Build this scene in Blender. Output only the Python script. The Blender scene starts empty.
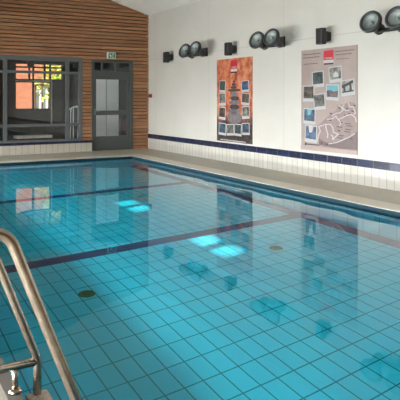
import bpy, bmesh, math, random
from mathutils import Vector, Matrix
random.seed(7)
S = bpy.context.scene
COL = S.collection

# ---------------------------------------------------------------- camera, world, sun, window light, exposure
CAM = Vector((0, 0, 1.5)); TH = math.radians(30); F = 589.0
cd = bpy.data.cameras.new('camera'); cam = bpy.data.objects.new('camera', cd); COL.objects.link(cam)
cd.sensor_width = 36; cd.lens = F / 400 * 36; cd.shift_y = -101 / 400; cd.clip_end = 200; cd.clip_start = .05
cam.location = CAM; cam.rotation_euler = (math.pi / 2, 0, -TH); S.camera = cam

w = bpy.data.worlds.new('sky'); S.world = w; w.use_nodes = True
bg = w.node_tree.nodes['Background']; bg.inputs[0].default_value = (.72, .84, 1, 1); bg.inputs[1].default_value = 1.2

SUN_DIR = Vector((.85 * .848, .527 * .848, -.53)).normalized()
sd = bpy.data.lights.new('sun', 'SUN'); sd.energy = 15; sd.angle = math.radians(.6); sd.color = (1, .93, .82)
sun = bpy.data.objects.new('sun', sd); COL.objects.link(sun)
sun.rotation_euler = SUN_DIR.to_track_quat('-Z', 'Y').to_euler(); sun.location = (-8, -4, 10)
sd.cycles.is_caustics_light = True

WIN_Y = [(-1.6, 2.2), (3.0, 6.8), (7.6, 11.4), (12.2, 15.6)]     # daylight windows along the left wall
WIN_TILT = math.radians(16)                                     # sky light comes in slanting down
WIN_Z = (.55, 1.25)
for (a, b) in WIN_Y:
    ld = bpy.data.lights.new('window_daylight', 'AREA'); ld.shape = 'RECTANGLE'
    ld.size = b - a; ld.size_y = WIN_Z[1] - WIN_Z[0]; ld.energy = 415 * (b - a) / 3.8; ld.color = (.97, .985, 1)
    lo = bpy.data.objects.new('window_daylight', ld); COL.objects.link(lo)
    lo.location = (-2.77 + .17, (a + b) / 2, sum(WIN_Z) / 2)
    lo.rotation_euler = (math.pi / 2 - WIN_TILT, 0, -math.pi / 2); ld.spread = math.radians(120)

V = S.view_settings
V.view_transform = 'Standard'; V.look = 'None'; V.exposure = -.1; V.gamma = 1; V.use_curve_mapping = False
S.cycles.use_denoising = True; S.cycles.sample_clamp_indirect = 0; S.cycles.blur_glossy = 0
S.cycles.max_bounces = 16; S.cycles.diffuse_bounces = 6; S.cycles.transmission_bounces = 10

# ---------------------------------------------------------------- geometry helpers
def bx(bm, x0, x1, y0, y1, z0, z1, bev=0):
    vs = [bm.verts.new((x, y, z)) for x in (x0, x1) for y in (y0, y1) for z in (z0, z1)]
    fs = [bm.faces.new([vs[i] for i in q]) for q in ((0, 1, 3, 2), (4, 6, 7, 5), (0, 4, 5, 1), (2, 3, 7, 6), (0, 2, 6, 4), (1, 5, 7, 3))]
    if bev:
        es = list({e for f in fs for e in f.edges})
        bmesh.ops.bevel(bm, geom=es, offset=bev, segments=2, affect='EDGES', profile=.5)
    return bm

def tube(bm, pts, r, seg=16, caps=True):
    pts = [Vector(p) for p in pts]; rings = []; n = None
    rr = r if isinstance(r, (list, tuple)) else [r] * len(pts)
    for i, p in enumerate(pts):
        t = (pts[min(i + 1, len(pts) - 1)] - pts[max(i - 1, 0)]).normalized()
        if n is None:
            n = t.orthogonal().normalized()
        n = (n - t * n.dot(t)).normalized(); b = t.cross(n)
        rings.append([bm.verts.new(p + (n * math.cos(a) + b * math.sin(a)) * rr[i]) for a in [2 * math.pi * k / seg for k in range(seg)]])
    for A, B in zip(rings, rings[1:]):
        for k in range(seg):
            f = bm.faces.new((A[k], A[(k + 1) % seg], B[(k + 1) % seg], B[k])); f.smooth = True
    if caps:
        bm.faces.new(rings[0][::-1]); bm.faces.new(rings[-1])
    return bm

def fillet(pts, r, n=8):
    pts = [Vector(p) for p in pts]; out = [pts[0]]
    for i in range(1, len(pts) - 1):
        p = pts[i]; a = (pts[i - 1] - p).normalized(); b = (pts[i + 1] - p).normalized()
        half = a.angle(b) / 2; d = min(r / math.tan(half), (pts[i - 1] - p).length * .49, (pts[i + 1] - p).length * .49)
        s, e = p + a * d, p + b * d
        for k in range(n + 1):
            t = k / n
            out.append(s * (1 - t) ** 2 + p * 2 * t * (1 - t) + e * t * t)
    out.append(pts[-1])
    return out

def lathe(bm, prof, M=Matrix(), seg=28, smooth=True):
    """prof: (radius, z) along local z, placed by matrix M"""
    rings = []
    for (r, z) in prof:
        if r < 1e-6:
            rings.append([bm.verts.new(M @ Vector((0, 0, z)))])
        else:
            rings.append([bm.verts.new(M @ Vector((r * math.cos(2 * math.pi * k / seg), r * math.sin(2 * math.pi * k / seg), z))) for k in range(seg)])
    for A, B in zip(rings, rings[1:]):
        for k in range(seg):
            j = (k + 1) % seg
            q = [A[k % len(A)], A[j % len(A)], B[j % len(B)], B[k % len(B)]]
            q = list(dict.fromkeys(q))
            if len(q) > 2:
                f = bm.faces.new(q); f.smooth = smooth
    return bm

def prism(bm, poly, fn, t):
    """flat polygon [(a,b)] mapped by fn(a,b,depth) with thickness t"""
    A = [bm.verts.new(fn(a, b, 0)) for a, b in poly]; B = [bm.verts.new(fn(a, b, t)) for a, b in poly]
    n = len(poly); bm.faces.new(A); bm.faces.new(B[::-1])
    for i in range(n):
        bm.faces.new((A[i], B[i], B[(i + 1) % n], A[(i + 1) % n]))
    return bm

def obj(name, bm, m, parent=None):
    bmesh.ops.recalc_face_normals(bm, faces=bm.faces[:])
    me = bpy.data.meshes.new(name); bm.to_mesh(me); bm.free()
    o = bpy.data.objects.new(name, me); COL.objects.link(o)
    for x in (m if isinstance(m, (list, tuple)) else [m]):
        me.materials.append(x)
    if parent is not None:
        o.parent = parent; o.matrix_parent_inverse = Matrix.Translation(parent.location).inverted()
    return o

def nb(): return bmesh.new()
def tag(o, label, cat, group=None, kind=None):
    o['label'] = label; o['category'] = cat
    if group: o['group'] = group
    if kind: o['kind'] = kind
    return o
def thing(name, label, cat, loc, group=None):
    o = bpy.data.objects.new(name, None); COL.objects.link(o); o.location = loc; o.empty_display_size = .1
    return tag(o, label, cat, group)
def struct(name, bm, m, label=None, cat=None, parent=None):
    o = obj(name, bm, m, parent)
    if parent is None:
        o['kind'] = 'structure'
        if label: o['label'] = label
        if cat: o['category'] = cat
    return o

C30, S30 = math.cos(TH), math.sin(TH)
def on_x(u, v, X):
    """photo pixel -> (Y, z) on the plane x = X"""
    k = (u - 200) / F; Y = X * (C30 - k * S30) / (S30 + k * C30); d = S30 * X + C30 * Y
    return Y, CAM.z - (v - 99) * d / F
def on_y(u, v, Y):
    k = (u - 200) / F; X = Y * (S30 + k * C30) / (C30 - k * S30); d = S30 * X + C30 * Y
    return X, CAM.z - (v - 99) * d / F

# ---------------------------------------------------------------- material helpers
WPIT = .102
ALB = .45                       # paints of the hall are a little deeper than they look in bright window light
WATER_TINT = (.05, .78, .93, 1); MIRROR_TINT = (.52, .93, 1, 1)
def srgb(r, g, b, K=None):
    f = lambda c: (c / 255 / 12.92) if c <= 10 else ((c / 255 + .055) / 1.055) ** 2.4
    K = ALB if K is None else K
    return (f(r) * K, f(g) * K, f(b) * K, 1)

class NT:
    def __init__(s, name):
        s.m = bpy.data.materials.new(name); s.m.use_nodes = True; s.t = s.m.node_tree
        s.b = s.t.nodes['Principled BSDF']; s.out = s.t.nodes['Material Output']
    def n(s, k, **kw):
        x = s.t.nodes.new(k)
        for a, b in kw.items(): setattr(x, a, b)
        return x
    def put(s, sock, val):
        if hasattr(val, 'is_output') or isinstance(val, bpy.types.NodeSocket): s.t.links.new(val, sock)
        else: sock.default_value = val
    def math(s, op, a, b=None, c=None):
        x = s.n('ShaderNodeMath', operation=op); s.put(x.inputs[0], a)
        if b is not None: s.put(x.inputs[1], b)
        if c is not None: s.put(x.inputs[2], c)
        return x.outputs[0]
    def mix(s, f, a, b, mode='MIX'):
        x = s.n('ShaderNodeMix', data_type='RGBA', blend_type=mode); s.put(x.inputs[0], f); s.put(x.inputs[6], a); s.put(x.inputs[7], b)
        return x.outputs[2]
    def coord(s, scale=(1, 1, 1), loc=(0, 0, 0)):
        c = s.n('ShaderNodeTexCoord'); mp = s.n('ShaderNodeMapping'); s.t.links.new(c.outputs['Object'], mp.inputs[0])
        mp.inputs['Scale'].default_value = scale; mp.inputs['Location'].default_value = loc
        return mp.outputs[0]
    def xyz(s):
        c = s.n('ShaderNodeTexCoord'); x = s.n('ShaderNodeSeparateXYZ'); s.t.links.new(c.outputs['Object'], x.inputs[0])
        return x.outputs
    def noise(s, vec, scale, detail=3, rough=.5):
        x = s.n('ShaderNodeTexNoise'); s.t.links.new(vec, x.inputs[0]); x.inputs['Scale'].default_value = scale
        x.inputs['Detail'].default_value = detail; x.inputs['Roughness'].default_value = rough
        return x.outputs[0]
    def ramp(s, fac, stops):
        x = s.n('ShaderNodeValToRGB'); s.t.links.new(fac, x.inputs[0]); e = x.color_ramp.elements
        while len(e) < len(stops): e.new(.5)
        for k, (p, c) in enumerate(stops): e[k].position = p; e[k].color = c
        return x.outputs[0]
    def line(s, coord, pitch, width, off=0):
        """1 within a joint of given width, repeating"""
        t = s.math('FRACT', s.math('DIVIDE', s.math('SUBTRACT', coord, off), pitch))
        d = s.math('ABSOLUTE', s.math('SUBTRACT', t, .5))
        return s.math('GREATER_THAN', d, .5 - width / pitch / 2)
    def base(s, c, rough=.5, metal=0, spec=.5):
        s.put(s.b.inputs['Base Color'], c); s.put(s.b.inputs['Roughness'], rough); s.b.inputs['Metallic'].default_value = metal
        s.b.inputs['Specular IOR Level'].default_value = spec
        return s.m
    def bump(s, h, strength=.3, dist=.01):
        x = s.n('ShaderNodeBump'); s.put(x.inputs['Height'], h); x.inputs['Strength'].default_value = strength; x.inputs['Distance'].default_value = dist
        s.t.links.new(x.outputs[0], s.b.inputs['Normal'])

def plain(name, c, rough=.5, metal=0, var=.12, scale=12, spec=.5):
    k = NT(name); n = k.noise(k.coord(), scale, 4)
    lo = tuple(x * (1 - var) for x in c[:3]) + (1,); hi = tuple(min(1, x * (1 + var)) for x in c[:3]) + (1,)
    return k.base(k.ramp(n, [(.3, lo), (.7, hi)]), rough, metal, spec)

M = {}
# painted wall with faint panel seams
k = NT('wall_paint'); o_ = k.xyz(); seam_h = k.math('LESS_THAN', k.math('ABSOLUTE', k.math('SUBTRACT', o_[2], 2.68)), .007)
seam_v = k.math('MULTIPLY', k.line(o_[1], 3.05, .012, 8.17 - 1.525), k.math('GREATER_THAN', o_[2], .3))
seam = k.math('MAXIMUM', seam_h, seam_v)
c = k.ramp(k.noise(k.coord(), 1.2, 3), [(.3, srgb(228, 225, 213)), (.7, srgb(235, 232, 221))])
M['wall'] = k.base(k.mix(k.math('MULTIPLY', seam, .5), c, srgb(180, 178, 168)), .35, spec=.4)
M['ceiling'] = plain('ceiling_paint', srgb(226, 224, 216, .75), .7, var=.03, scale=2)
# timber cladding
k = NT('timber_boards'); o_ = k.xyz(); row = k.math('FLOOR', k.math('DIVIDE', o_[2], WPIT))
wn = k.n('ShaderNodeTexWhiteNoise', noise_dimensions='2D'); cmb = k.n('ShaderNodeCombineXYZ')
seg = k.math('FLOOR', k.math('ADD', k.math('DIVIDE', o_[0], 2.7), k.math('MULTIPLY', row, .37)))
k.put(cmb.inputs[0], row); k.put(cmb.inputs[1], seg); k.t.links.new(cmb.outputs[0], wn.inputs[0])
grain = k.noise(k.coord((1.1, 4, 48)), 2.2, 6, .68)
c1 = k.ramp(grain, [(.28, srgb(92, 60, 40, 1)), (.5, srgb(150, 104, 70, 1)), (.72, srgb(190, 142, 101, 1))])
c2 = k.mix(k.math('MULTIPLY', wn.outputs[0], .55), c1, srgb(104, 70, 46, .9))
c3 = k.mix(k.math('MULTIPLY', k.math('GREATER_THAN', wn.outputs[0], .8), .35), c2, srgb(194, 150, 110, .95))
M['wood'] = k.base(c3, .5)
M['wood_back'] = plain('timber_gap', srgb(58, 36, 24), .8)
# deck
k = NT('deck_mosaic'); o_ = k.xyz(); n1 = k.noise(k.coord(), 55, 4, .7); n2 = k.noise(k.coord(), 1.3, 3)
c = k.ramp(n1, [(.3, srgb(172, 164, 146, .82)), (.7, srgb(204, 196, 176, .82))]); c = k.mix(k.math('MULTIPLY', n2, .35), c, srgb(150, 146, 138))
M['deck'] = k.base(c, .45)
k = NT('coping_stone'); n1 = k.noise(k.coord(), 70, 4, .8); o_ = k.xyz()
c = k.ramp(n1, [(.3, srgb(196, 188, 170, .88)), (.55, srgb(214, 207, 190, .88)), (.75, srgb(228, 222, 206, .88))])
M['coping'] = k.base(c, .4)
M['coping_darkened'] = plain('coping_darkened', srgb(176, 170, 156, .62), .6, var=.35, scale=90)  # speckled, with its colour darkened to offset strong window light on this side
M['edge_strip'] = plain('edge_strip', srgb(112, 106, 100), .6, var=.15, scale=60)
# wall tiles (vertical joints)
def tiles(name, col, grout, axis, pitch, jw, off=0, rough=.2, h=None, var=.05):
    k = NT(name); o_ = k.xyz(); j = k.line(o_[axis], pitch, jw, off)
    if h: j = k.math('MAXIMUM', j, k.line(o_[2], h, jw))
    wn = k.n('ShaderNodeTexWhiteNoise', noise_dimensions='1D'); k.put(wn.inputs['W'], k.math('FLOOR', k.math('DIVIDE', k.math('SUBTRACT', o_[axis], off), pitch)))
    lo = tuple(x * (1 - var * 2) for x in col[:3]) + (1,)
    c = k.mix(wn.outputs[0], lo, col)
    return k.base(k.mix(j, c, grout), rough)
M['white_tile_y'] = tiles('white_tile_right', srgb(230, 227, 216, .45), srgb(172, 166, 152, .5), 1, .165, .014)
M['white_tile_x'] = tiles('white_tile_back', srgb(228, 222, 206, .52), srgb(176, 170, 156, .5), 0, .165, .012)
M['navy_tile_y'] = tiles('navy_tile_right', srgb(46, 56, 94, .36), srgb(116, 120, 142, .36), 1, .38, .014, var=.12)
M['navy_tile_x'] = tiles('navy_tile_back', srgb(40, 48, 84), srgb(84, 90, 116), 0, .3, .012, var=.12)
# pool floor: tile grid with dark lane bands
LINE_SKEW = .085
TILE = (.26, .72, .82, 1); TILE2 = (.24, .67, .77, 1); GROUT = (.05, .20, .28, 1); BAND = (.01, .035, .14, 1)
k = NT('pool_floor_tile'); o_ = k.xyz()
ys = k.math('SUBTRACT', o_[1], k.math('MULTIPLY', k.math('SUBTRACT', o_[0], 2.0), LINE_SKEW))
j = k.math('MAXIMUM', k.line(o_[0], .17, .012, .06), k.line(ys, .305, .014, 3.86))
b1 = k.math('LESS_THAN', k.math('ABSOLUTE', k.math('SUBTRACT', ys, 6.97)), .125)
b2 = k.math('LESS_THAN', k.math('ABSOLUTE', k.math('SUBTRACT', ys, 10.62)), .125)
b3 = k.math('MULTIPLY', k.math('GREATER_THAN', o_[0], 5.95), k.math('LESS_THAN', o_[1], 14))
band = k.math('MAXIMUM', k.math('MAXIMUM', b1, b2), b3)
cell = k.n('ShaderNodeTexWhiteNoise', noise_dimensions='2D'); cmb = k.n('ShaderNodeCombineXYZ')
k.put(cmb.inputs[0], k.math('FLOOR', k.math('DIVIDE', k.math('SUBTRACT', o_[0], .06), .17))); k.put(cmb.inputs[1], k.math('FLOOR', k.math('DIVIDE', k.math('SUBTRACT', ys, 3.86), .305)))
k.t.links.new(cmb.outputs[0], cell.inputs[0])
c = k.mix(cell.outputs[0], TILE, TILE2)
c = k.mix(band, c, BAND); c = k.mix(j, c, k.mix(band, GROUT, (.04, .04, .13, 1)))
M['pool_floor'] = k.base(c, .35)
def pool_wall(name, axis):
    k = NT(name); o_ = k.xyz(); j = k.math('MAXIMUM', k.line(o_[axis], .305, .014), k.line(o_[2], .165, .012, .02))
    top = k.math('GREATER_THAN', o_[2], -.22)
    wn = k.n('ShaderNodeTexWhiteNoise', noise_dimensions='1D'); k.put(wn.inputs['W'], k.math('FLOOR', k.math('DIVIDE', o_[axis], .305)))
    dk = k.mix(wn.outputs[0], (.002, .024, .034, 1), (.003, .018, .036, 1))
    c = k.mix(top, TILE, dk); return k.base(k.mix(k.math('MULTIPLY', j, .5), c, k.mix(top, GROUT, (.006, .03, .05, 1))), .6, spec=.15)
M['pool_wall_x'] = pool_wall('pool_wall_tile_long', 1); M['pool_wall_y'] = pool_wall('pool_wall_tile_end', 0)
# water
k = NT('pool_water')
k.b.inputs['IOR'].default_value = 1.333; k.b.inputs['Roughness'].default_value = 0; k.b.inputs['Transmission Weight'].default_value = 1
k.b.inputs['Base Color'].default_value = WATER_TINT; k.b.inputs['Specular Tint'].default_value = MIRROR_TINT
M['water'] = k.m
# metals, plastics, glass
k = NT('brushed_steel'); n1 = k.noise(k.coord((3, 3, 3)), 9, 4)
M['steel'] = k.base(k.ramp(n1, [(.3, srgb(168, 158, 144, .78)), (.7, srgb(198, 188, 174, .78))]), .26, 1.0)
M['tread'] = plain('ladder_tread_steel', srgb(196, 186, 174, .9), .5, .6, var=.25, scale=40)
M['frame'] = plain('grey_green_frame', srgb(92, 100, 98), .45, var=.06)
M['window_frame'] = plain('grey_window_frame', srgb(118, 124, 126), .4, var=.06)
M['black'] = plain('black_housing', srgb(44, 48, 50), .5, var=.15)
M['rim'] = plain('black_rim', srgb(38, 40, 42), .35, var=.1)
M['reflector'] = plain('lamp_reflector', srgb(126, 134, 130, .85), .45, .35, var=.2, scale=30)
M['white_plastic'] = plain('white_plastic', srgb(228, 230, 224, .7), .4, var=.03)
M['green'] = plain('sign_green', srgb(22, 120, 88), .4, var=.05)
M['red'] = plain('call_point_red', srgb(150, 40, 36), .4, var=.08)
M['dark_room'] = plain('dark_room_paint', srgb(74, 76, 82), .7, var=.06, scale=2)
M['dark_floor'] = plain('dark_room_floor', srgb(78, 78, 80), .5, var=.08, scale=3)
M['panel_white'] = plain('white_panel', srgb(236, 238, 236, 1), .5, var=.03, scale=2)
M['brass'] = plain('drain_bronze', srgb(140, 124, 66, .7), .5, .3, var=.2)
M['drain_hole'] = plain('drain_dark', srgb(40, 38, 28), .7)
k = NT('clear_glass'); t = k.t; t.nodes.remove(k.b); tr = k.n('ShaderNodeBsdfTransparent'); tr.inputs[0].default_value = (.93, .95, .95, 1)
gs = k.n('ShaderNodeBsdfGlossy'); gs.inputs['Roughness'].default_value = .02; mx = k.n('ShaderNodeMixShader'); mx.inputs[0].default_value = .05
t.links.new(tr.outputs[0], mx.inputs[1]); t.links.new(gs.outputs[0], mx.inputs[2]); t.links.new(mx.outputs[0], k.out.inputs['Surface']); M['glass'] = k.m
k = NT('brick_orange'); br = k.n('ShaderNodeTexBrick'); t = k.t
cx = k.n('ShaderNodeTexCoord'); mp = k.n('ShaderNodeMapping'); t.links.new(cx.outputs['Object'], mp.inputs[0]); mp.inputs['Rotation'].default_value = (math.pi / 2, 0, 0)
t.links.new(mp.outputs[0], br.inputs[0]); br.inputs['Scale'].default_value = 3; br.inputs['Color1'].default_value = srgb(214, 128, 88, .62); br.inputs['Color2'].default_value = srgb(230, 146, 106, .62); br.inputs['Mortar'].default_value = srgb(206, 150, 124, .62)
M['brick'] = k.base(br.outputs[0], .8)
M['leaf'] = plain('hedge_leaf', srgb(176, 190, 70, 1), .6, var=.4, scale=14)
M['bark'] = plain('bark', srgb(90, 70, 50), .8)
M['render_white'] = plain('white_render', srgb(244, 240, 232, 1), .7, var=.03)
M['paving'] = plain('outside_paving', srgb(168, 164, 156), .8, var=.1, scale=3)
M['roof_tile'] = plain('roof_tile', srgb(120, 66, 50), .7, var=.15)

# ---------------------------------------------------------------- the hall shell
XL, XR, YN, YB = -2.8, 7.6, -3.2, 16.3
EAVE, RX = 4.04, 3.0; RISE = .30; RIDGE = EAVE + (XR - RX) * RISE
PX0, PX1, PY0, PY1 = .71, 6.2, 1.2, 14.3          # pool opening
WL, PD, WAVE = -.06, -1.4, .00014
def roof_z(x): return RIDGE - abs(x - RX) * RISE

bm = nb()   # deck as four slabs around the pool, coping left out
CW = .42
bx(bm, XL - .1, PX0 - .55, YN - .1, YB, -.3, 0); bx(bm, PX1 + CW, XR + .1, YN - .1, YB, -.3, 0)
bx(bm, PX0 - .55, PX1 + CW, PY1 + CW, YB, -.3, 0); bx(bm, PX0 - .55, PX1 + CW, YN - .1, PY0 - CW, -.3, 0)
struct('floor', bm, M['deck'], 'pale speckled stone deck around the swimming pool', 'floor')
bm = nb()
bx(bm, PX1, PX1 + CW, PY0 - CW, PY1 + CW, -.004, .001)
bx(bm, PX0 - .07, PX1, PY1, PY1 + CW, -.004, .001); bx(bm, PX0 - .07, PX1, PY0 - CW, PY0, -.004, .001)
struct('pool_coping', bm, M['coping'], 'light stone coping along the pool edge', 'coping')
bm = nb(); bx(bm, PX0 - .55, PX0 - .07, PY0 - CW, PY1 + CW, -.004, .001)
struct('pool_coping_left', bm, M['coping_darkened'], 'speckled grey coping beside the ladder', 'coping')
bm = nb(); bx(bm, PX0 - .07, PX0, PY0, PY1, -.004, .001)
struct('pool_edge_strip', bm, M['edge_strip'], 'narrow dark grey edging along the near left pool side', 'edging')
# pool basin: floor and four walls, each tiled
bm = nb(); T = .25
bx(bm, PX0 - T, PX1 + T, PY0 - T, PY1 + T, PD - .2, PD)
struct('pool_floor', bm, M['pool_floor'], 'turquoise tiled pool bottom with dark lane bands', 'pool floor')
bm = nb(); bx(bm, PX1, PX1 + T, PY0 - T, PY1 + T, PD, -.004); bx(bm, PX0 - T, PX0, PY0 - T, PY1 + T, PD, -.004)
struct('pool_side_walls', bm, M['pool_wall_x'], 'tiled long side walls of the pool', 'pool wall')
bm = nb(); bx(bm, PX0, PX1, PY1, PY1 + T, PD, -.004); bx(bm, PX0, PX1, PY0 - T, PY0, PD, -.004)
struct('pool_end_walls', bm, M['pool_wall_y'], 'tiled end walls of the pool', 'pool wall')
for o in COL.objects:
    if o.name.startswith('pool_'): o.cycles.is_caustics_receiver = True

bm = nb(); e = .001
waves = [(random.uniform(0, 6.283), random.uniform(.45, 1.5), random.uniform(0, 6.283)) for q in range(14)]
def wave(x, y):
    return sum(WAVE * l_ * math.sin((x * math.cos(a) + y * math.sin(a)) * 6.283 / l_ + p) for a, l_, p in waves)
NX, NY = 92, 218; G = []
for j in range(NY + 1):
    y = PY0 - e + (PY1 - PY0 + 2 * e) * j / NY
    G.append([bm.verts.new((PX0 - e + (PX1 - PX0 + 2 * e) * i / NX, y, 0)) for i in range(NX + 1)])
for r_ in G:
    for v_ in r_: v_.co.z = WL + wave(v_.co.x, v_.co.y)
for j in range(NY):
    for i in range(NX): bm.faces.new((G[j][i], G[j][i + 1], G[j + 1][i + 1], G[j + 1][i])).smooth = True
wt = obj('pool_water', bm, M['water'])
if wt.data.polygons[0].normal.z < 0: wt.data.flip_normals()
tag(wt, 'clear turquoise water filling the tiled swimming pool', 'water', kind='stuff')
wt.cycles.is_caustics_caster = True

bm = nb(); bx(bm, XR, XR + .2, YN, YB + .2, 0, EAVE + .3)
struct('wall_right', bm, M['wall'], 'long off-white wall with posters and lamps', 'wall')
bm = nb(); bx(bm, XR - .015, XR + .01, YN, YB, 0, .315)
struct('trim_1', bm, M['white_tile_y'], 'row of upright cream tiles at the foot of the right wall', 'tile skirting')
bm = nb(); bx(bm, XR - .018, XR + .01, YN, YB, .315, .448)
struct('trim_2', bm, M['navy_tile_y'], 'navy blue tile band along the right wall', 'tile band')
SUNPATCH = [(4.02, 6.83), (4.07, 6.29), (3.95, 9.52), (4.0, 9.0)]   # where the four small roof lights throw sun on the pool bottom
lights_ = []
for (px, py) in SUNPATCH:
    sx, sy = px - .945, py - .587; t_ = (RIDGE - RISE * (RX - sx) - WL) / (.625 + RISE * .85)
    lights_.append((sx - .85 * t_, sy - .527 * t_))
xm_ = sum(q[0] for q in lights_) / 4; hx0, hx1 = xm_ - .15, xm_ + .15
bm = nb(); RT = .05
def slab(x0, x1, y0, y1):
    prism(bm, [(x0, roof_z(x0)), (x1, roof_z(x1)), (x1, roof_z(x1) + RT), (x0, roof_z(x0) + RT)], lambda a, b, t: (a, y0 + t, b), y1 - y0)
ya_, yb_ = YN - .2, YB + .2
slab(RX, XR + .25, ya_, yb_); slab(hx1, RX, ya_, yb_); slab(XL - .25, hx0, ya_, yb_)
y = ya_
for q in sorted(l_[1] for l_ in lights_): slab(hx0, hx1, y, q - .2); y = q + .2
slab(hx0, hx1, y, yb_)
struct('ceiling', bm, M['ceiling'], 'plain pale grey sloping ceiling', 'ceiling')
bm = nb(); bx(bm, XL - .1, XR + .1, YN - .2, YN, 0, RIDGE + .1)
struct('wall_near', bm, M['wood'], 'timber boarded end wall behind the viewer', 'wall')
# left wall with its row of daylight windows
bm = nb(); X0, X1 = XL - .1, XL
def row(z0, z1, holes):
    y = YN
    for a, b in sorted(holes):
        bx(bm, X0, X1, y, a, z0, z1); y = b
    bx(bm, X0, X1, y, YB, z0, z1)
row(0, WIN_Z[0], []); row(WIN_Z[0], WIN_Z[1], WIN_Y); row(WIN_Z[1], roof_z(XL) + .04, [])
struct('wall_left', bm, M['wall'], 'off-white window wall along the left of the pool', 'wall')
for i, (a, b) in enumerate(WIN_Y):
    bm = nb(); t_ = .05
    for q in (a, (a + b) / 2 - t_ / 2, b - t_): bx(bm, XL - .09, XL + .02, q, q + t_, WIN_Z[0], WIN_Z[1])
    bx(bm, XL - .09, XL + .02, a, b, WIN_Z[0], WIN_Z[0] + t_); bx(bm, XL - .09, XL + .02, a, b, WIN_Z[1] - t_, WIN_Z[1])
    fr = struct('window_%d' % (i + 2), bm, M['window_frame'])
    bm = nb(); bx(bm, XL - .06, XL - .05, a, b, WIN_Z[0], WIN_Z[1]); obj('sun_blocker', bm, M['panel_white'], fr)  # added opaque panel behind each window lamp, keeps direct sun out

# back wall: timber cladding around window and door
WX0, WX1, WZ0, WZ1 = .9, on_y(82.3, 100, YB)[0], .315, on_y(60, 57, YB)[1]
DX0, DX1, DZ1 = on_y(91.5, 100, YB)[0], on_y(132.6, 100, YB)[0], on_y(112, 61, YB)[1]
bm = nb()
def span(z0, z1, y0, y1):
    holes = []
    if z0 < WZ1 - .01: holes.append((WX0, WX1))
    if z0 < DZ1 - .01: holes.append((DX0, DX1))
    xl = max(XL, RX - (RIDGE - z0) / RISE); xr = min(XR, RX + (RIDGE - z0) / RISE); x = xl
    for a, b in holes:
        bx(bm, x, a, y0, y1, z0, z1); x = b
    if xr > x: bx(bm, x, xr, y0, y1, z0, z1)
edges = sorted({0.0, WZ1, DZ1, 5.5}); z = 0.0
cuts = sorted(set([i * WPIT for i in range(55)]))
for i, z0 in enumerate(cuts[:-1]):
    z1 = z0 + WPIT - (.014 + .012 * random.random())
    ys = YB - .012 * random.random()
    for hz in (WZ1, DZ1):
        if z0 < hz < z1:
            span(z0, hz, ys, YB + .06); z0 = hz
    span(z0, z1, ys, YB + .06)
struct('wall_back', bm, M['wood'], 'brown horizontal timber boarding on the gable end wall', 'wall')
bm = nb()
for z0, z1 in ((0, DZ1), (DZ1, WZ1), (WZ1, 5.42)) if DZ1 < WZ1 else ((0, WZ1), (WZ1, DZ1), (DZ1, 5.42)):
    for q in range(6):
        a, b = z0 + (z1 - z0) * q / 6, z0 + (z1 - z0) * (q + 1) / 6
        holes = ([(WX0, WX1)] if a < WZ1 - .01 else []) + ([(DX0, DX1)] if a < DZ1 - .01 else [])
        x = max(XL, RX - (RIDGE + .1 - a) / RISE); xr = min(XR, RX + (RIDGE + .1 - a) / RISE)
        for h0, h1 in holes: bx(bm, x, h0, YB + .06, YB + .2, a, b); x = h1
        if xr > x: bx(bm, x, xr, YB + .06, YB + .2, a, b)
struct('wall_back_core', bm, M['wood_back'], 'dark backing behind the timber boards', 'wall')
# tiled plinth and sill under the window
bm = nb(); bx(bm, XL, DX0 - .02, YB - .1, YB + .2, 0, .25)
struct('trim_3', bm, M['white_tile_x'], 'cream tiled plinth under the big window', 'tile plinth')
bm = nb(); bx(bm, XL, DX0 - .02, YB - .12, YB + .2, .25, .315)
struct('trim_4', bm, M['navy_tile_x'], 'dark navy tiled sill under the big window', 'window sill')

# window in the back wall
bm = nb(); Y0, Y1 = YB - .02, YB + .08
def vbar(u, wd): x = on_y(u, 100, YB)[0]; bx(bm, x - wd / 2, x + wd / 2, Y0, Y1, WZ0, WZ1)
for u, wd in ((5.3, .10), (67.5, .09), (80.6, .10)): vbar(u, wd)
bx(bm, WX0, WX0 + .08, Y0, Y1, WZ0, WZ1)
for zc_, h in ((WZ1 - .06, .12), (2.24, .07), (.775, .075), (WZ0 + .03, .06)): bx(bm, WX0, WX1, Y0 + .005, Y1 - .005, zc_ - h / 2, zc_ + h / 2)
win = struct('window_1', bm, M['window_frame'], 'wide grey framed interior window in the timber wall', 'window')
xs = [WX0 + .08] + [on_y(u, 100, YB)[0] for u in (5.3, 67.5, 80.6)]
zs = [WZ0, .775, 2.24, WZ1 - .1]
for i in range(3):
    for j in range(3):
        bm = nb(); bx(bm, xs[i], xs[i + 1], YB + .03, YB + .04, zs[j], zs[j + 1]); obj('window_pane', bm, M['glass'], win)

# door in the back wall
def dX(u): return on_y(u, 100, YB)[0]
def dZ(v, u=112): return on_y(u, v, YB)[1]
bm = nb()
bx(bm, DX0, dX(94), YB - .03, YB + .1, 0, DZ1); bx(bm, dX(130), DX1, YB - .03, YB + .1, 0, DZ1)
bx(bm, dX(94), dX(130), YB - .03, YB + .1, dZ(62.8), DZ1); bx(bm, dX(94), dX(130), YB - .03, YB + .1, dZ(76), dZ(71.2))
bx(bm, dX(101.5), dX(103), YB - .02, YB + .08, dZ(71.2), dZ(62.8)); bx(bm, dX(115), dX(116), YB - .02, YB + .08, dZ(71.2), dZ(62.8))
door = struct('door_1', bm, M['frame'], 'grey glazed door with a transom beside the big window', 'door')
bm = nb()
bx(bm, dX(94), dX(96), YB - .01, YB + .06, .02, dZ(76)); bx(bm, dX(127), dX(130), YB - .01, YB + .06, .02, dZ(76))
bx(bm, dX(96), dX(127), YB - .01, YB + .06, dZ(79.5), dZ(76)); bx(bm, dX(96), dX(127), YB - .01, YB + .06, dZ(115), dZ(110.5))
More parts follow.
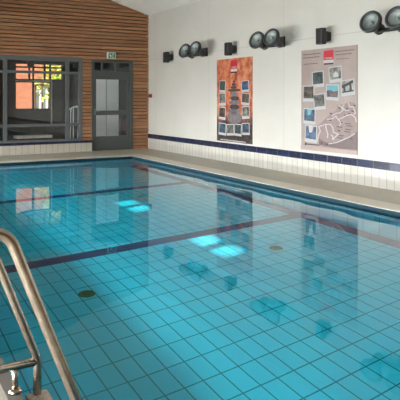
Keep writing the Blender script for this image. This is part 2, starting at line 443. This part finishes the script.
bx(bm, dX(96), dX(127), YB - .01, YB + .06, .02, dZ(136))
leaf = obj('door_leaf', bm, M['frame'], door)
for z0, z1 in ((dZ(136), dZ(115)), (dZ(110.5), dZ(79.5))):
    bm = nb(); bx(bm, dX(96), dX(127), YB + .02, YB + .03, z0, z1); obj('door_pane', bm, M['glass'], leaf)
bm = nb(); bx(bm, dX(94), dX(130), YB + .02, YB + .03, dZ(71.2), dZ(62.8)); obj('transom_pane', bm, M['glass'], door)
bm = nb(); hx = dX(94.7)
tube(bm, [(hx, YB - .01, 1.14), (hx, YB - .07, 1.14), (hx + .12, YB - .07, 1.14)], .012, 10); bx(bm, hx - .02, hx + .02, YB - .018, YB - .01, 1.04, 1.22)
obj('door_handle', bm, M['reflector'], leaf)

# room behind the glass
LB = 19.5
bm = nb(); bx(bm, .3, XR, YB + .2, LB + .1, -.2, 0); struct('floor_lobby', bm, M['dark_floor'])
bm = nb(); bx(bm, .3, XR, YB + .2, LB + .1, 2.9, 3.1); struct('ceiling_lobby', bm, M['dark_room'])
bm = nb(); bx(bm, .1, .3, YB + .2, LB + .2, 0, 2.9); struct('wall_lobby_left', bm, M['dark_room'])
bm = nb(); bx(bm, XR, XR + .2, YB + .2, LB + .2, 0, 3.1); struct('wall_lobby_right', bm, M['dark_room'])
ax0, ax1 = on_y(16, 90, LB)[0], on_y(50.5, 90, LB)[0]; az0, az1 = on_y(33, 108.5, LB)[1], on_y(33, 82.5, LB)[1]
ux1 = on_y(62.5, 90, LB)[0]; uz0, uz1 = on_y(33, 79, LB)[1], on_y(33, 64, LB)[1]
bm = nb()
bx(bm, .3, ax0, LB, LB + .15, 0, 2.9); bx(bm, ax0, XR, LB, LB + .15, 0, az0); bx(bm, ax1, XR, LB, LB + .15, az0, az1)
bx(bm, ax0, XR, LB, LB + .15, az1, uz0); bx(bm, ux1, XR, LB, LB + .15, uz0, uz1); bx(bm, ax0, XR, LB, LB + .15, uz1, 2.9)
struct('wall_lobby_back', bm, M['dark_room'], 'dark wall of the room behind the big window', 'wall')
bm = nb()
mxp = on_y(33.5, 90, LB)[0]; bx(bm, mxp - .03, mxp + .03, LB, LB + .08, az0, az1)
for u in (29.5, 33.5, 45, 50.5): q = on_y(u, 90, LB)[0]; bx(bm, q - .025, q + .025, LB, LB + .08, uz0, uz1)
zz = (uz0 + uz1) / 2 + .14; bx(bm, ax0, ux1, LB, LB + .08, zz - .025, zz + .025)
struct('window_6', bm, M['dark_room'], 'bright window at the far side of the room behind the glass', 'window')
bm = nb(); bx(bm, ax0 - .02, ax1 + .04, LB - .03, LB + .02, az1 + .03, az1 + .075); bx(bm, ax1 + .01, ax1 + .05, LB - .03, LB + .02, on_y(51, 124, LB)[1], az1 + .03)
struct('trim_5', bm, M['white_plastic'], 'thin white casing around the far bright window', 'trim')
# white double panel behind the door glass
bm = nb(); PYv = 17.3
x0, x1 = on_y(94.5, 100, PYv)[0], on_y(118.6, 100, PYv)[0]; xm = on_y(106.6, 100, PYv)[0]
bx(bm, x0, xm - .015, PYv, PYv + .05, .05, 2.2); bx(bm, xm + .015, x1, PYv, PYv + .05, .05, 2.2)
struct('door_2', bm, M['panel_white'], 'pale double door leaf seen through the glazed door', 'door')

# things in that room
def backlit(name, col, e):
    m = plain(name, col, .4, var=.03); p = m.node_tree.nodes['Principled BSDF']; p.inputs['Emission Color'].default_value = col; p.inputs['Emission Strength'].default_value = e
    return m
M['fill_lamp_glow'] = backlit('fill_lamp_glow', (1, .98, .94, 1), 6.5)
t_ = thing('added_fill_lamp', 'added unseen fill lamp on the ceiling behind the glazed door', 'lamp', (6.5, 17.0, 2.9))  # added lamp, out of view, brightens the white panel behind the door
bm = nb(); bx(bm, 6.0, 7.0, 16.85, 17.15, 2.84, 2.9, .01); obj('fill_lamp_body', bm, M['white_plastic'], t_)
bm = nb(); bx(bm, 6.03, 6.97, 16.88, 17.12, 2.83, 2.84); obj('fill_lamp_diffuser', bm, M['fill_lamp_glow'], t_)
bx0, bx1 = on_y(16, 137, 18.6)[0], on_y(52, 137, 18.6)[0]; bzt = on_y(33, 135.5, 18.6)[1]
t_ = thing('light_strip_slab', 'pale low slab added as a strip of light behind the lower left pane of the big window', 'light_strip_slab', ((bx0 + bx1) / 2, 18.75, 0))
bm = nb(); bx(bm, bx0, bx1, 18.55, 18.95, bzt - .09, bzt, .008); obj('light_strip_top', bm, plain('light_strip_pale', srgb(236, 220, 210, 1), .5), t_)  # added slab, its pale colour stands in for a sunlit strip
for q in (bx0 + .08, bx1 - .08):
    bm = nb(); bx(bm, q - .03, q + .03, 18.6, 18.9, 0, bzt - .09); obj('leg', bm, M['frame'], t_)
t_ = thing('walking_frame', 'white tubular frame standing behind the right pane of the big window', 'walking frame', (on_y(74.5, 130, 17)[0], 17.0, 0))
def fp(u, v, Y=17.0): x, z = on_y(u, v, Y); return (x, Y, max(z, .012))
bm = nb(); tube(bm, fillet([fp(70.3, 141), fp(71, 108), fp(78.5, 105.5), fp(78, 141)], .06), .02, 10); obj('front_frame', bm, M['white_plastic'], t_)
bm = nb(); a = Vector(fp(71, 109)); b = Vector(fp(78, 107))
tube(bm, fillet([a, a + Vector((0, .45, 0)), a + Vector((.02, .5, -a.z + .012))], .06), .02, 10); obj('side_leg', bm, M['white_plastic'], t_)
bm = nb(); tube(bm, fillet([b, b + Vector((0, .45, 0)), b + Vector((.02, .5, -b.z + .012))], .06), .02, 10); obj('side_leg', bm, M['white_plastic'], t_)
bm = nb(); tube(bm, [fp(70.8, 124), fp(78.2, 123)], .015, 10); obj('crossbar', bm, M['white_plastic'], t_)
x, z = on_y(30.5, 63.5, 18); t_ = thing('ceiling_speaker', 'small dark box hanging from the ceiling behind the big window', 'speaker', (x, 18, 2.9))
bm = nb(); bx(bm, x - .08, x + .08, 17.92, 18.08, z - .12, z + .08, .01); obj('cabinet', bm, M['black'], t_)
bm = nb(); tube(bm, [(x, 18, z + .08), (x, 18, 2.9)], .015, 8); obj('hanger', bm, M['black'], t_)
xs_, zs_ = on_y(123, 122, 17.8)
t_ = thing('pink_bag', 'pinkish bag on the floor behind the glazed door', 'bag', (xs_, 17.8, 0))
bm = nb(); bx(bm, xs_ - .1, xs_ + .1, 17.7, 17.9, 0, zs_ + .12, .03); obj('bag_body', bm, plain('pink_cloth', srgb(186, 128, 130), .8, var=.3, scale=25), t_)
bm = nb(); tube(bm, fillet([(xs_ - .06, 17.8, zs_ + .11), (xs_ - .05, 17.8, zs_ + .26), (xs_ + .05, 17.8, zs_ + .26), (xs_ + .06, 17.8, zs_ + .11)], .04), .008, 8); obj('handle', bm, M['black'], t_)

# outside, seen through the far window
bm = nb(); bx(bm, -6, 24, 19.75, 40, -.3, -.1); struct('ground', bm, M['paving'], 'pale paving outside the far window', 'ground')
t_ = thing('brick_house', 'sunlit orange brick house seen through the far window', 'house', (6, 28, -.1))
HY = 27.0; wx0, wx1 = on_y(34.8, 90, HY)[0], on_y(49.5, 90, HY)[0]; wz0, wz1 = .3, on_y(40, 84, HY)[1]
bm = nb(); bx(bm, 0, wx0, HY, HY + .3, -.1, 4.2); bx(bm, wx1, 12, HY, HY + .3, -.1, 4.2); bx(bm, wx0, wx1, HY, HY + .3, -.1, wz0); bx(bm, wx0, wx1, HY, HY + .3, wz1, 4.2)
obj('wall', bm, M['brick'], t_)
bm = nb(); bx(bm, wx0, wx1, HY + .08, HY + .14, wz0, wz1); obj('shutter', bm, M['render_white'], t_)
bm = nb()
for q in (wx0, (wx0 + wx1) / 2 - .03, wx1 - .06): bx(bm, q, q + .06, HY - .02, HY + .06, wz0, wz1)
bx(bm, wx0, wx1, HY - .02, HY + .06, wz1 - .08, wz1); obj('window_frame', bm, M['bark'], t_)
bm = nb(); prism(bm, [(HY - .4, 4.1), (HY + 3, 6), (HY + 3, 6.2), (HY - .4, 4.3)], lambda a, b, t: (-.3 + t, a, b), 12.6); obj('roof', bm, M['roof_tile'], t_)
sx_, sz_ = on_y(57, 72, 25)
t_ = thing('shrub', 'yellow-green leafy shrub outside the far window', 'shrub', (sx_, 25, -.1))
bm = nb()
for i in range(420):
    p = Vector((random.gauss(0, .38), random.gauss(0, .3), random.gauss(0, .55))); a = Vector((random.uniform(-1, 1), random.uniform(-1, 1), random.uniform(-1, 1))).normalized() * .11
    b = a.orthogonal().normalized() * .06; c0 = Vector((sx_, 25, sz_ - .15)) + p
    bm.faces.new([bm.verts.new(c0 + q) for q in (-a, b, a, -b)])
obj('foliage', bm, M['leaf'], t_)
bm = nb(); tube(bm, [(sx_, 25, -.1), (sx_ + .05, 25, 1.2), (sx_, 25, sz_)], [.07, .05, .02], 8); obj('trunk', bm, M['bark'], t_)

# ---------------------------------------------------------------- pool ladder
t_ = thing('pool_ladder', 'stainless steel pool ladder at the near left pool edge', 'ladder', (.68, 2.66, 0))
RB = .0215; X_POST = .686
def rail(y):
    pts = [(-.05, y, .0), (-.05, y, 1.01), (.475, y, 1.01), (.80, y, .15), (.80, y, -1.15)]
    bm = nb(); tube(bm, fillet(pts, .10, 12), RB, 20); o = obj('handrail', bm, M['steel'], t_)
    bm = nb(); lathe(bm, [(0, 0), (.055, 0), (.055, .012), (.03, .022), (.026, .03), (0, .03)], Matrix.Translation((-.05, y, .001))); obj('flange', bm, M['steel'], o)
    bm = nb(); tube(bm, [(-.05, y, .135), (.80, y, .135)], RB, 18); obj('brace', bm, M['steel'], t_)
    bm = nb(); tube(bm, [(X_POST, y, .0), (X_POST, y, .135)], .016, 18); p = obj('deck_post', bm, M['steel'], t_)
    bm = nb(); lathe(bm, [(0, 0), (.034, 0), (.034, .010), (.028, .016), (.022, .024), (0, .024)], Matrix.Translation((X_POST, y, .001))); obj('flange', bm, M['steel'], p)
rail(2.25); rail(3.08)
for zt in (-.035, -.33, -.63, -.93):
    bm = nb(); bx(bm, .745, .86, 2.22, 3.11, zt - .03, zt, .008)
    for q in range(5): bx(bm, .755 + q * .02, .763 + q * .02, 2.26, 3.07, zt, zt + .003)
    obj('tread', bm, M['tread'], t_)

# drains on the pool floor
for (x, y), lab in (((2.02, 5.82), 'round bronze drain on the pool bottom near the ladder'), ((4.63, 6.07), 'small round drain on the pool bottom out in mid pool near the poster reflections')):
    t_ = thing('floor_drain', lab, 'drain', (x, y, PD), 'drains in the pool bottom')
    bm = nb(); lathe(bm, [(.062, .001), (.062, .012), (.085, .012), (.09, .001)], Matrix.Translation((x, y, PD))); obj('drain_ring', bm, M['brass'], t_)
    bm = nb(); lathe(bm, [(0, .003), (.062, .003), (.062, .0015), (0, .0015)], Matrix.Translation((x, y, PD))); obj('drain_cup', bm, M['drain_hole'], t_)
    bm = nb()
    for q in range(-2, 3): hw = math.sqrt(.062 ** 2 - (q * .022) ** 2); bx(bm, x - hw, x + hw, y + q * .022 - .006, y + q * .022 + .006, PD + .004, PD + .010)
    obj('grate', bm, M['brass'], t_)

# ---------------------------------------------------------------- posters on the right wall
def P(u, v): return on_x(u, v, XR)
def flat(bm, poly_px, d0, d1, ppx=True):
    pts = [P(*q) for q in poly_px] if ppx else poly_px
    return prism(bm, pts, lambda a, b, t: (XR - d0 - t, a, b), d1 - d0)
def quad(u0, v0, u1, v1, tilt=0):
    """rectangle upright on the wall, given by two pixel corners, turned by tilt"""
    (ya, za), (yb, zb) = P(u0, v0), P(u1, v1)
    vm = (v0 + v1) / 2; um = (u0 + u1) / 2; ya, yb = P(u0, vm)[0], P(u1, vm)[0]; cy, cz = P(um, vm)
    d = (S30 * XR + C30 * cy); hh = (v1 - v0) * d / F / 2; hw = abs(ya - yb) / 2; cy = (ya + yb) / 2; ct, st = math.cos(tilt), math.sin(tilt)
    return [(cy + sx * hw * ct - sz * hh * st, cz + sx * hw * st + sz * hh * ct) for sx, sz in ((1, 1), (-1, 1), (-1, -1), (1, -1))], hw, hh, cy, cz

def photo_mat(name, dark, light, sky=None):
    k = NT(name); n1 = k.noise(k.coord((1, 1, 1)), 9, 5, .65)
    c = k.ramp(n1, [(.36, dark), (.5, tuple((a + b) / 2 for a, b in zip(dark, light))), (.64, light)])
    return k.base(c, .35)
PH = [photo_mat('print_forest', srgb(30, 42, 46), srgb(92, 112, 112)), photo_mat('print_house', srgb(44, 46, 46), srgb(176, 178, 170)),
      photo_mat('print_brown', srgb(60, 52, 48), srgb(128, 116, 106)), photo_mat('print_grey', srgb(64, 64, 64), srgb(150, 148, 142)),
      photo_mat('print_town', srgb(60, 64, 78), srgb(150, 128, 120)), photo_mat('print_arch', srgb(120, 124, 122), srgb(206, 208, 202)),
      photo_mat('print_lake', srgb(30, 44, 58), srgb(92, 122, 146)), photo_mat('print_blue', srgb(28, 46, 76), srgb(96, 130, 166))]
M['print_white'] = plain('print_border', srgb(206, 207, 203), .4, var=.03)
M['sky_print'] = plain('print_sky', srgb(112, 186, 204), .4, var=.06)
M['logo_red'] = plain('logo_red', srgb(214, 42, 62), .4, var=.05)
M['ink'] = plain('dark_ink', srgb(60, 52, 50), .5)
M['ink_white'] = plain('white_ink', srgb(214, 208, 204), .5, var=.04)
def photo(t_, u0, v0, u1, v1, tilt, mat, extra=None):
    pts, hw, hh, cy, cz = quad(u0, v0, u1, v1, tilt); bm = nb(); flat(bm, pts, .012, .015, False); o = obj('photo', bm, M['print_white'], t_)
    ct, st = math.cos(tilt), math.sin(tilt)
    def loc(a, b): return (cy + a * hw * ct - b * hh * st, cz + a * hw * st + b * hh * ct)
    bm = nb(); flat(bm, [loc(.86, .88), loc(-.86, .88), loc(-.86, -.6), loc(.86, -.6)], .015, .0165, False); obj('picture', bm, mat, o)
    if extra:
        for poly, m in extra:
            bm = nb(); flat(bm, [loc(a, b) for a, b in poly], .0165, .0175, False); obj('picture_detail', bm, m, o)
def logo(t_, u0, v0, u1, v1):
    pts, hw, hh, cy, cz = quad(u0, v0, u1, v1)
    def R(a0, a1, b0, b1): return [(cy - a0 * hw, cz + b1 * hh), (cy - a1 * hw, cz + b1 * hh), (cy - a1 * hw, cz + b0 * hh), (cy - a0 * hw, cz + b0 * hh)]
    bm = nb(); flat(bm, R(-1, 1, -.35, 1), .012, .014, False); o = obj('logo', bm, M['logo_red'], t_)
    bm = nb(); flat(bm, R(-1, 1, -.78, -.35), .012, .014, False)
    obj('logo_panel', bm, M['ink_white'], o)
    bm = nb(); flat(bm, R(-.9, .9, -.05, .0), .014, .0145, False); flat(bm, R(-.7, .8, -.2, -.13), .014, .0145, False); obj('logo_lines', bm, M['ink_white'], o)
    bm = nb(); flat(bm, R(-.95, .95, -1, -.78), .012, .014, False); obj('logo_caption', bm, M['ink'], o)
def textlines(t_, rows, m, name='printed_line'):
    for (u0, v0, u1, v1, th_) in rows:
        u = u0; bm = nb()
        while u < u1 - .4:
            e_ = min(u1, u + random.uniform(1.6, 3.6)); f0, f1 = (u - u0) / (u1 - u0), (e_ - u0) / (u1 - u0)
            a, b = v0 + (v1 - v0) * f0, v0 + (v1 - v0) * f1
            flat(bm, [(u, a), (e_, b), (e_, b + th_), (u, a + th_)], .012, .0135); u = e_ + .35
        obj(name, bm, m, t_)

# stone-stack poster
k = NT('poster_orange_print'); o_ = k.xyz(); n1 = k.noise(k.coord(), 5, 5, .65); n2 = k.noise(k.coord(), 9, 3)
c = k.ramp(n1, [(.3, srgb(120, 68, 50)), (.47, srgb(214, 118, 80)), (.56, srgb(230, 142, 102)), (.7, srgb(240, 186, 150))])
dk = k.ramp(n2, [(.3, srgb(46, 42, 44)), (.7, srgb(96, 82, 78))])
zf = k.n('ShaderNodeMapRange'); k.put(zf.inputs[0], k.math('ADD', o_[2], k.math('MULTIPLY', n1, .5))); zf.inputs[1].default_value = 1.55; zf.inputs[2].default_value = 1.15; zf.inputs[3].default_value = 0; zf.inputs[4].default_value = 1
orange = k.base(k.mix(zf.outputs[0], c, dk), .35)
(yl, _), (yr, _) = P(217.3, 100), P(252.6, 100); zt = (P(217.3, 60)[1] + P(252.6, 56.4)[1]) / 2; zb = (P(217.3, 140.3)[1] + P(252.6, 144.6)[1]) / 2
t_ = thing('poster', 'tall orange wall poster with a stack of grey stones', 'poster', (XR, (yl + yr) / 2, zb))
bm = nb(); flat(bm, [(yl, zt), (yr, zt), (yr, zb), (yl, zb)], 0, .012, False); obj('sheet', bm, orange, t_)
logo(t_, 231.3, 60, 237.6, 73)
st_l = plain('printed_stone_light', srgb(136, 128, 132), .5, var=.2, scale=8); st_d = plain('printed_stone_dark', srgb(86, 76, 76), .5, var=.25, scale=8)
for (u, v, w_, h_, m_) in ((234.3, 81.6, 2.4, 2.2, st_d), (234.2, 84.4, 4, 2.8, st_d), (234.0, 87.4, 6, 2.6, st_d), (234.6, 90.2, 12.5, 2.8, st_d), (235, 94.2, 7, 4.4, st_l), (235.2, 98.4, 8.5, 4.4, st_d), (234.4, 102.6, 9.5, 4.6, st_l), (235, 107, 9.5, 5, st_d), (234.5, 111.2, 11.5, 5, st_l), (235, 117.6, 13.8, 11, st_l)):
    _, hw, hh, cy, cz = quad(u - w_ / 2, v - h_ / 2, u + w_ / 2, v + h_ / 2)
    bm = nb(); flat(bm, [(cy + hw * math.copysign(abs(math.cos(a)) ** .8, math.cos(a)), cz + hh * math.copysign(abs(math.sin(a)) ** .8, math.sin(a))) for a in [2 * math.pi * q / 24 for q in range(24)]], .012, .0135, False)
    obj('printed_stone', bm, m_, t_)
for i, (a, b, c_, d_, tl) in enumerate(((40, 122, 64, 170, .05), (38, 172, 64, 222, -.04), (37, 228, 64, 278, .06), (128, 122, 158, 168, -.05), (128, 172, 160, 220, .06), (130, 225, 160, 275, -.05), (37, 292, 66, 340, .05), (68, 296, 98, 342, -.06), (100, 296, 128, 344, .03), (130, 292, 160, 340, -.04))):
    photo(t_, 210 + a / 4, 50 + b / 4, 210 + c_ / 4, 50 + d_ / 4, tl, PH[(0, 3, 2, 7, 2, 1, 6, 3, 0, 6)[i]])
textlines(t_, [(221, 138.8, 246, 141.8, .9), (225, 141, 243, 143, .6)], M['ink_white'])

# map poster
k = NT('poster_taupe_print'); n1 = k.noise(k.coord(), 3, 4); k.base(k.ramp(n1, [(.3, srgb(176, 158, 150)), (.7, srgb(190, 173, 164))]), .35); taupe = k.m
(yl, _), (yr, _) = P(301.8, 100), P(357.6, 100); zt = (P(301.8, 50.6)[1] + P(357.6, 45)[1]) / 2; zb = (P(301.8, 148.2)[1] + P(357.6, 155.8)[1]) / 2
t_ = thing('poster', 'large taupe wall poster with a map and eight pinned photos', 'poster', (XR, (yl + yr) / 2, zb))
bm = nb(); flat(bm, [(yl, zt), (yr, zt), (yr, zb), (yl, zb)], 0, .012, False); obj('sheet', bm, taupe, t_)
def q7(x, y): return (300 + x / 6.15, 95 + y / 6.15)
land = [(108, 190), (140, 165), (165, 140), (200, 110), (228, 95), (232, 55), (270, 60), (300, 42), (340, 48), (356, 90), (356, 300), (356, 345), (240, 335), (150, 318), (118, 285), (110, 240)]
bm = nb(); flat(bm, [q7(*p) for p in land], .0119, .0125); obj('printed_land', bm, plain('map_land', srgb(160, 138, 134), .4, var=.1, scale=9), t_)
bm = nb(); flat(bm, [q7(*p) for p in ((112, 262), (150, 285), (200, 300), (260, 285), (310, 250), (356, 225), (356, 338), (240, 328), (120, 306))], .0125, .013); obj('printed_sea', bm, plain('map_dark', srgb(118, 100, 97), .4, var=.08), t_)
bm = nb(); flat(bm, [q7(*p) for p in ((8, 308), (356, 345), (356, 370), (8, 334))], .0125, .0135); obj('footer_band', bm, plain('map_footer', srgb(190, 170, 162), .4, var=.05), t_)
def road(pts, wpx):
    bm = nb(); L = [q7(*p) for p in pts]
    for (a, b) in zip(L, L[1:]):
        dx, dy = b[0] - a[0], b[1] - a[1]; l_ = math.hypot(dx, dy) or 1; nx, ny = -dy / l_ * wpx / 2, dx / l_ * wpx / 2; ex, ey = dx / l_ * .25, dy / l_ * .25
        flat(bm, [(a[0] + nx - ex, a[1] + ny - ey), (b[0] + nx + ex, b[1] + ny + ey), (b[0] - nx + ex, b[1] - ny + ey), (a[0] - nx - ex, a[1] - ny - ey)], .0132, .0142)
    obj('printed_coastline', bm, M['ink_white'], t_)
road([(112, 285), (116, 250), (128, 222), (118, 195), (160, 180), (165, 210), (175, 240), (172, 262)], 1.1)
road([(160, 182), (190, 180), (205, 200), (210, 230), (240, 240), (215, 262), (205, 275), (205, 255), (195, 245)], 1.1)
road([(170, 150), (205, 145), (225, 130), (238, 150), (265, 140), (290, 125), (320, 120), (345, 140), (350, 165)], 1.0)
road([(240, 60), (270, 90), (250, 110), (225, 112), (200, 130)], .9)
road([(300, 48), (310, 75), (330, 70), (345, 110), (335, 120)], .9)
road([(238, 150), (255, 175), (245, 190)], .8)
road([(275, 62), (262, 75), (285, 95), (305, 92)], .8)
road([(180, 300), (230, 292), (300, 262), (340, 238)], .9)
for (x, y) in ((185, 110), (240, 75), (300, 110), (180, 150), (250, 165), (200, 290), (160, 300), (270, 120), (320, 95), (330, 60), (310, 265), (140, 180), (130, 290), (235, 215), (285, 80)):
    x += random.uniform(-3, 3); bm = nb(); flat(bm, [q7(x, y), q7(x + 14, y + 1), q7(x + 18, y + 8), q7(x + 4, y + 9)], .0132, .014); obj('printed_patch', bm, M['ink'], t_)
for (x, y) in ((228, 192), (280, 172), (290, 186), (282, 208), (276, 222), (232, 260), (240, 246)): bm = nb(); flat(bm, [q7(x, y), q7(x + 36, y + 4), q7(x + 36, y + 9), q7(x, y + 5)], .0132, .014); obj('printed_name', bm, M['ink'], t_)
bm = nb(); flat(bm, [q7(*p) for p in ((35, 288), (48, 298), (125, 306), (120, 312), (45, 305), (32, 310))], .0136, .0145); obj('printed_legend', bm, M['ink'], t_)
logo(t_, 324.2, 50.3, 334, 64.6)
def q5(x, y): return (295 + x / 3.333, 40 + y / 3.333)
W_ = M['print_white']
for i, (a, b, c_, d_, tl) in enumerate(((59, 104, 98, 157, -.05), (115, 88, 158, 141, -.08), (28, 152, 66, 205, 0), (64, 179, 103, 232, -.08), (105, 148, 148, 201, .05), (155, 132, 201, 185, -.1), (30, 228, 70, 280, .04), (35, 284, 75, 341, .05))):
    ex = None
    if i == 4: ex = [([(.86, .88), (-.86, .88), (-.86, .25), (-.3, .1), (.3, .3), (.86, .2)], M['sky_print'])]
    if i == 1: ex = [([(.3, .1), (-.1, .4), (-.5, .0), (-.5, -.35), (.3, -.35)], M['ink_white'])]
    if i == 5: ex = [([(.84, .2), (-.84, .75), (-.84, .4), (-.3, .25), (-.35, -.55), (-.6, -.55), (.55, -.55), (.55, .0)], M['ink'])][:0] + [([(.84, .0), (.84, .35), (-.84, .86), (-.84, .5)], M['ink']), ([(.62, .3), (.35, .3), (.35, -.58), (.62, -.58)], M['ink']), ([(-.25, .6), (-.55, .6), (-.6, -.58), (-.3, -.58)], M['ink']), ([(.84, -.4), (-.84, -.4), (-.84, -.58), (.84, -.58)], M['ink'])]
    if i in (6, 7): ex = [([(.4, .88), (-.4, .88), (-.2, .2), (.25, .1)], M['ink_white'] if i == 7 else M['sky_print'])]
    photo(t_, *q5(a, b), *q5(c_, d_), tl, PH[i], ex)
textlines(t_, [(303.5, 54.5, 321, 52.8, .9), (303.5, 57.8, 320, 56.2, .9), (304, 64, 318, 63, .8), (335.5, 51.3, 355, 49.2, .9), (336, 54.5, 352, 53, .9), (337, 58.8, 350, 58, .7)], plain('brown_ink', srgb(122, 104, 98), .5))

# ---------------------------------------------------------------- wall speakers
def speaker(u, v, lab):
    X = 7.40; y, z = on_x(u, v, X)
    t_ = thing('wall_speaker', lab, 'speaker', (XR, y, z), 'black speakers along the white wall')
    bm = nb(); bx(bm, X - .06, X + .06, y - .085, y + .085, z - .15, z + .15, .012); obj('cabinet', bm, M['black'], t_)
    bm = nb(); bx(bm, X - .068, X - .058, y - .07, y + .07, z - .13, z + .13, .006); obj('grille', bm, M['rim'], t_)
    bm = nb(); R_ = Matrix.Translation((X + .13, y, z)) @ Matrix.Rotation(math.pi / 2, 4, 'X')
    lathe(bm, [(0, -.05), (.085, -.05), (.1, -.03), (.1, .03), (.085, .05), (0, .05)], R_); obj('swivel', bm, M['rim'], t_)
    bm = nb(); bx(bm, XR - .02, XR, y - .06, y + .06, z - .08, z + .08, .006); obj('wall_plate', bm, M['black'], t_)
speaker(166.2, 57.3, 'small black speaker on the white wall nearest the corner')
speaker(228.3, 49, 'black speaker above the orange stone poster')
speaker(321, 36.2, 'black speaker above the taupe map poster')

# ---------------------------------------------------------------- twin floodlights
def axis_matrix(p, n):
    return Matrix.Translation(p) @ n.to_track_quat('Z', 'Y').to_matrix().to_4x4()
def floodlight(discs, lab, R=.19, nrm=(-.93, -.20, .36)):
    n = Vector(nrm).normalized(); X = 7.12; cs = []
    for (u, v) in discs:
        y, z = on_x(u, v, X); cs.append(Vector((X, y, z)))
    mid = sum(cs, Vector()) / len(cs)
    t_ = thing('twin_floodlight', lab, 'floodlight', (XR, mid.y, mid.z), 'twin floodlights along the white wall')
    for c in cs:
        Mx = axis_matrix(c, n)
        bm = nb(); lathe(bm, [(R * .74, .0), (R * .80, .02), (R * .98, .02), (R, .0), (R, -.035), (R * .86, -.06), (R * .68, -.12), (R * .52, -.16), (R * .50, -.31), (R * .4, -.335), (0, -.335)], Mx, 36)
        h = obj('lamp_housing', bm, M['black'], t_)
        bm = nb(); lathe(bm, [(R * .76, -.004), (R * .66, -.03), (R * .4, -.06), (R * .2, -.07), (0, -.07)], Mx, 36); obj('reflector', bm, M['reflector'], h)
        bm = nb(); lathe(bm, [(0, -.068), (R * .13, -.06), (R * .13, -.03), (R * .06, -.02), (0, -.018)], Mx, 16); obj('bulb', bm, M['reflector'], h)
        bm = nb(); lathe(bm, [(R * .765, .004), (R * .5, .012), (0, .016)], Mx, 36); obj('lens', bm, M['glass'], h)
    a, b = cs[0] - n * .22, cs[-1] - n * .22
    w0 = Vector((XR - .03, mid.y, mid.z - .05))
    bm = nb(); tube(bm, [a + Vector((0, 0, -.06)), b + Vector((0, 0, -.06))], .035, 12); tube(bm, [(a + b) / 2 + Vector((0, 0, -.06)), w0], .035, 12)
    obj('bracket', bm, M['rim'], t_)
    bm = nb(); bx(bm, XR - .03, XR, mid.y - .1, mid.y + .1, mid.z - .16, mid.z + .06, .006); obj('wall_plate', bm, M['black'], t_)
floodlight([(184.2, 50.5), (194.5, 48.3)], 'pair of black round floodlights nearest the corner, left of the stone poster')
floodlight([(256.3, 39.8), (271, 37.2)], 'pair of black round floodlights between the two posters')
floodlight([(370.3, 21.5), (396.5, 17.3)], 'pair of black round floodlights at the right end, past the map poster')

# ---------------------------------------------------------------- exit sign and call point
x0, z0 = on_y(107.2, 58.6, YB - .05); x1, z1 = on_y(115.6, 52.6, YB - .05)
t_ = thing('exit_sign', 'small green and white running-man exit sign above the glazed door', 'sign', ((x0 + x1) / 2, YB, z0))
bm = nb(); bx(bm, x0, x1, YB - .07, YB - .012, z0, z1, .006); obj('housing', bm, backlit('sign_white', srgb(232, 236, 230, .62), .03), t_)
W2, H2 = (x1 - x0), (z1 - z0); gx = lambda a: x0 + a * W2; gz = lambda b: z0 + b * H2
bm = nb(); bx(bm, gx(.12), gx(.9), YB - .074, YB - .07, gz(.08), gz(.86)); M['green'] = backlit('sign_green', srgb(16, 120, 84, .8), .06); M['sign_white'] = backlit('sign_figure', srgb(236, 240, 236, .8), .05); fc = obj('sign_face', bm, M['green'], t_)
bm = nb(); fn = lambda a, b, t: (gx(a), YB - .074 - t, gz(b))
prism(bm, [(.26 + .035 + .035 * math.cos(q * .7), .66 + .05 * math.sin(q * .7)) for q in range(9)], fn, .002)   # head
for poly in ([(.3, .6), (.36, .6), (.42, .38), (.36, .36)], [(.3, .58), (.24, .44), (.27, .42), (.33, .54)], [(.36, .56), (.46, .5), (.45, .46), (.36, .5)], [(.36, .4), (.42, .4), (.47, .26), (.46, .14), (.43, .14), (.43, .26)], [(.36, .4), (.33, .26), (.23, .22), (.23, .18), (.36, .22), (.4, .36)], [(.55, .14), (.74, .14), (.74, .72), (.55, .72)]):
    prism(bm, poly, fn, .002)
obj('running_figure', bm, M['sign_white'], fc)
bm = nb(); prism(bm, [(.58, .18), (.71, .18), (.71, .68), (.58, .68)], lambda a, b, t: (gx(a), YB - .076 - t, gz(b)), .001); obj('doorway_symbol', bm, M['green'], fc)

y, z = on_x(150.8, 95.8, XR)
t_ = thing('fire_call_point', 'small red fire alarm call point by the corner', 'call point', (XR, y, z))
bm = nb(); bx(bm, XR - .05, XR, y - .09, y + .09, z - .055, z + .055, .006); obj('housing', bm, M['red'], t_)
bm = nb(); bx(bm, XR - .054, XR - .05, y - .05, y + .05, z - .03, z + .03); obj('glass_face', bm, M['black'], t_)
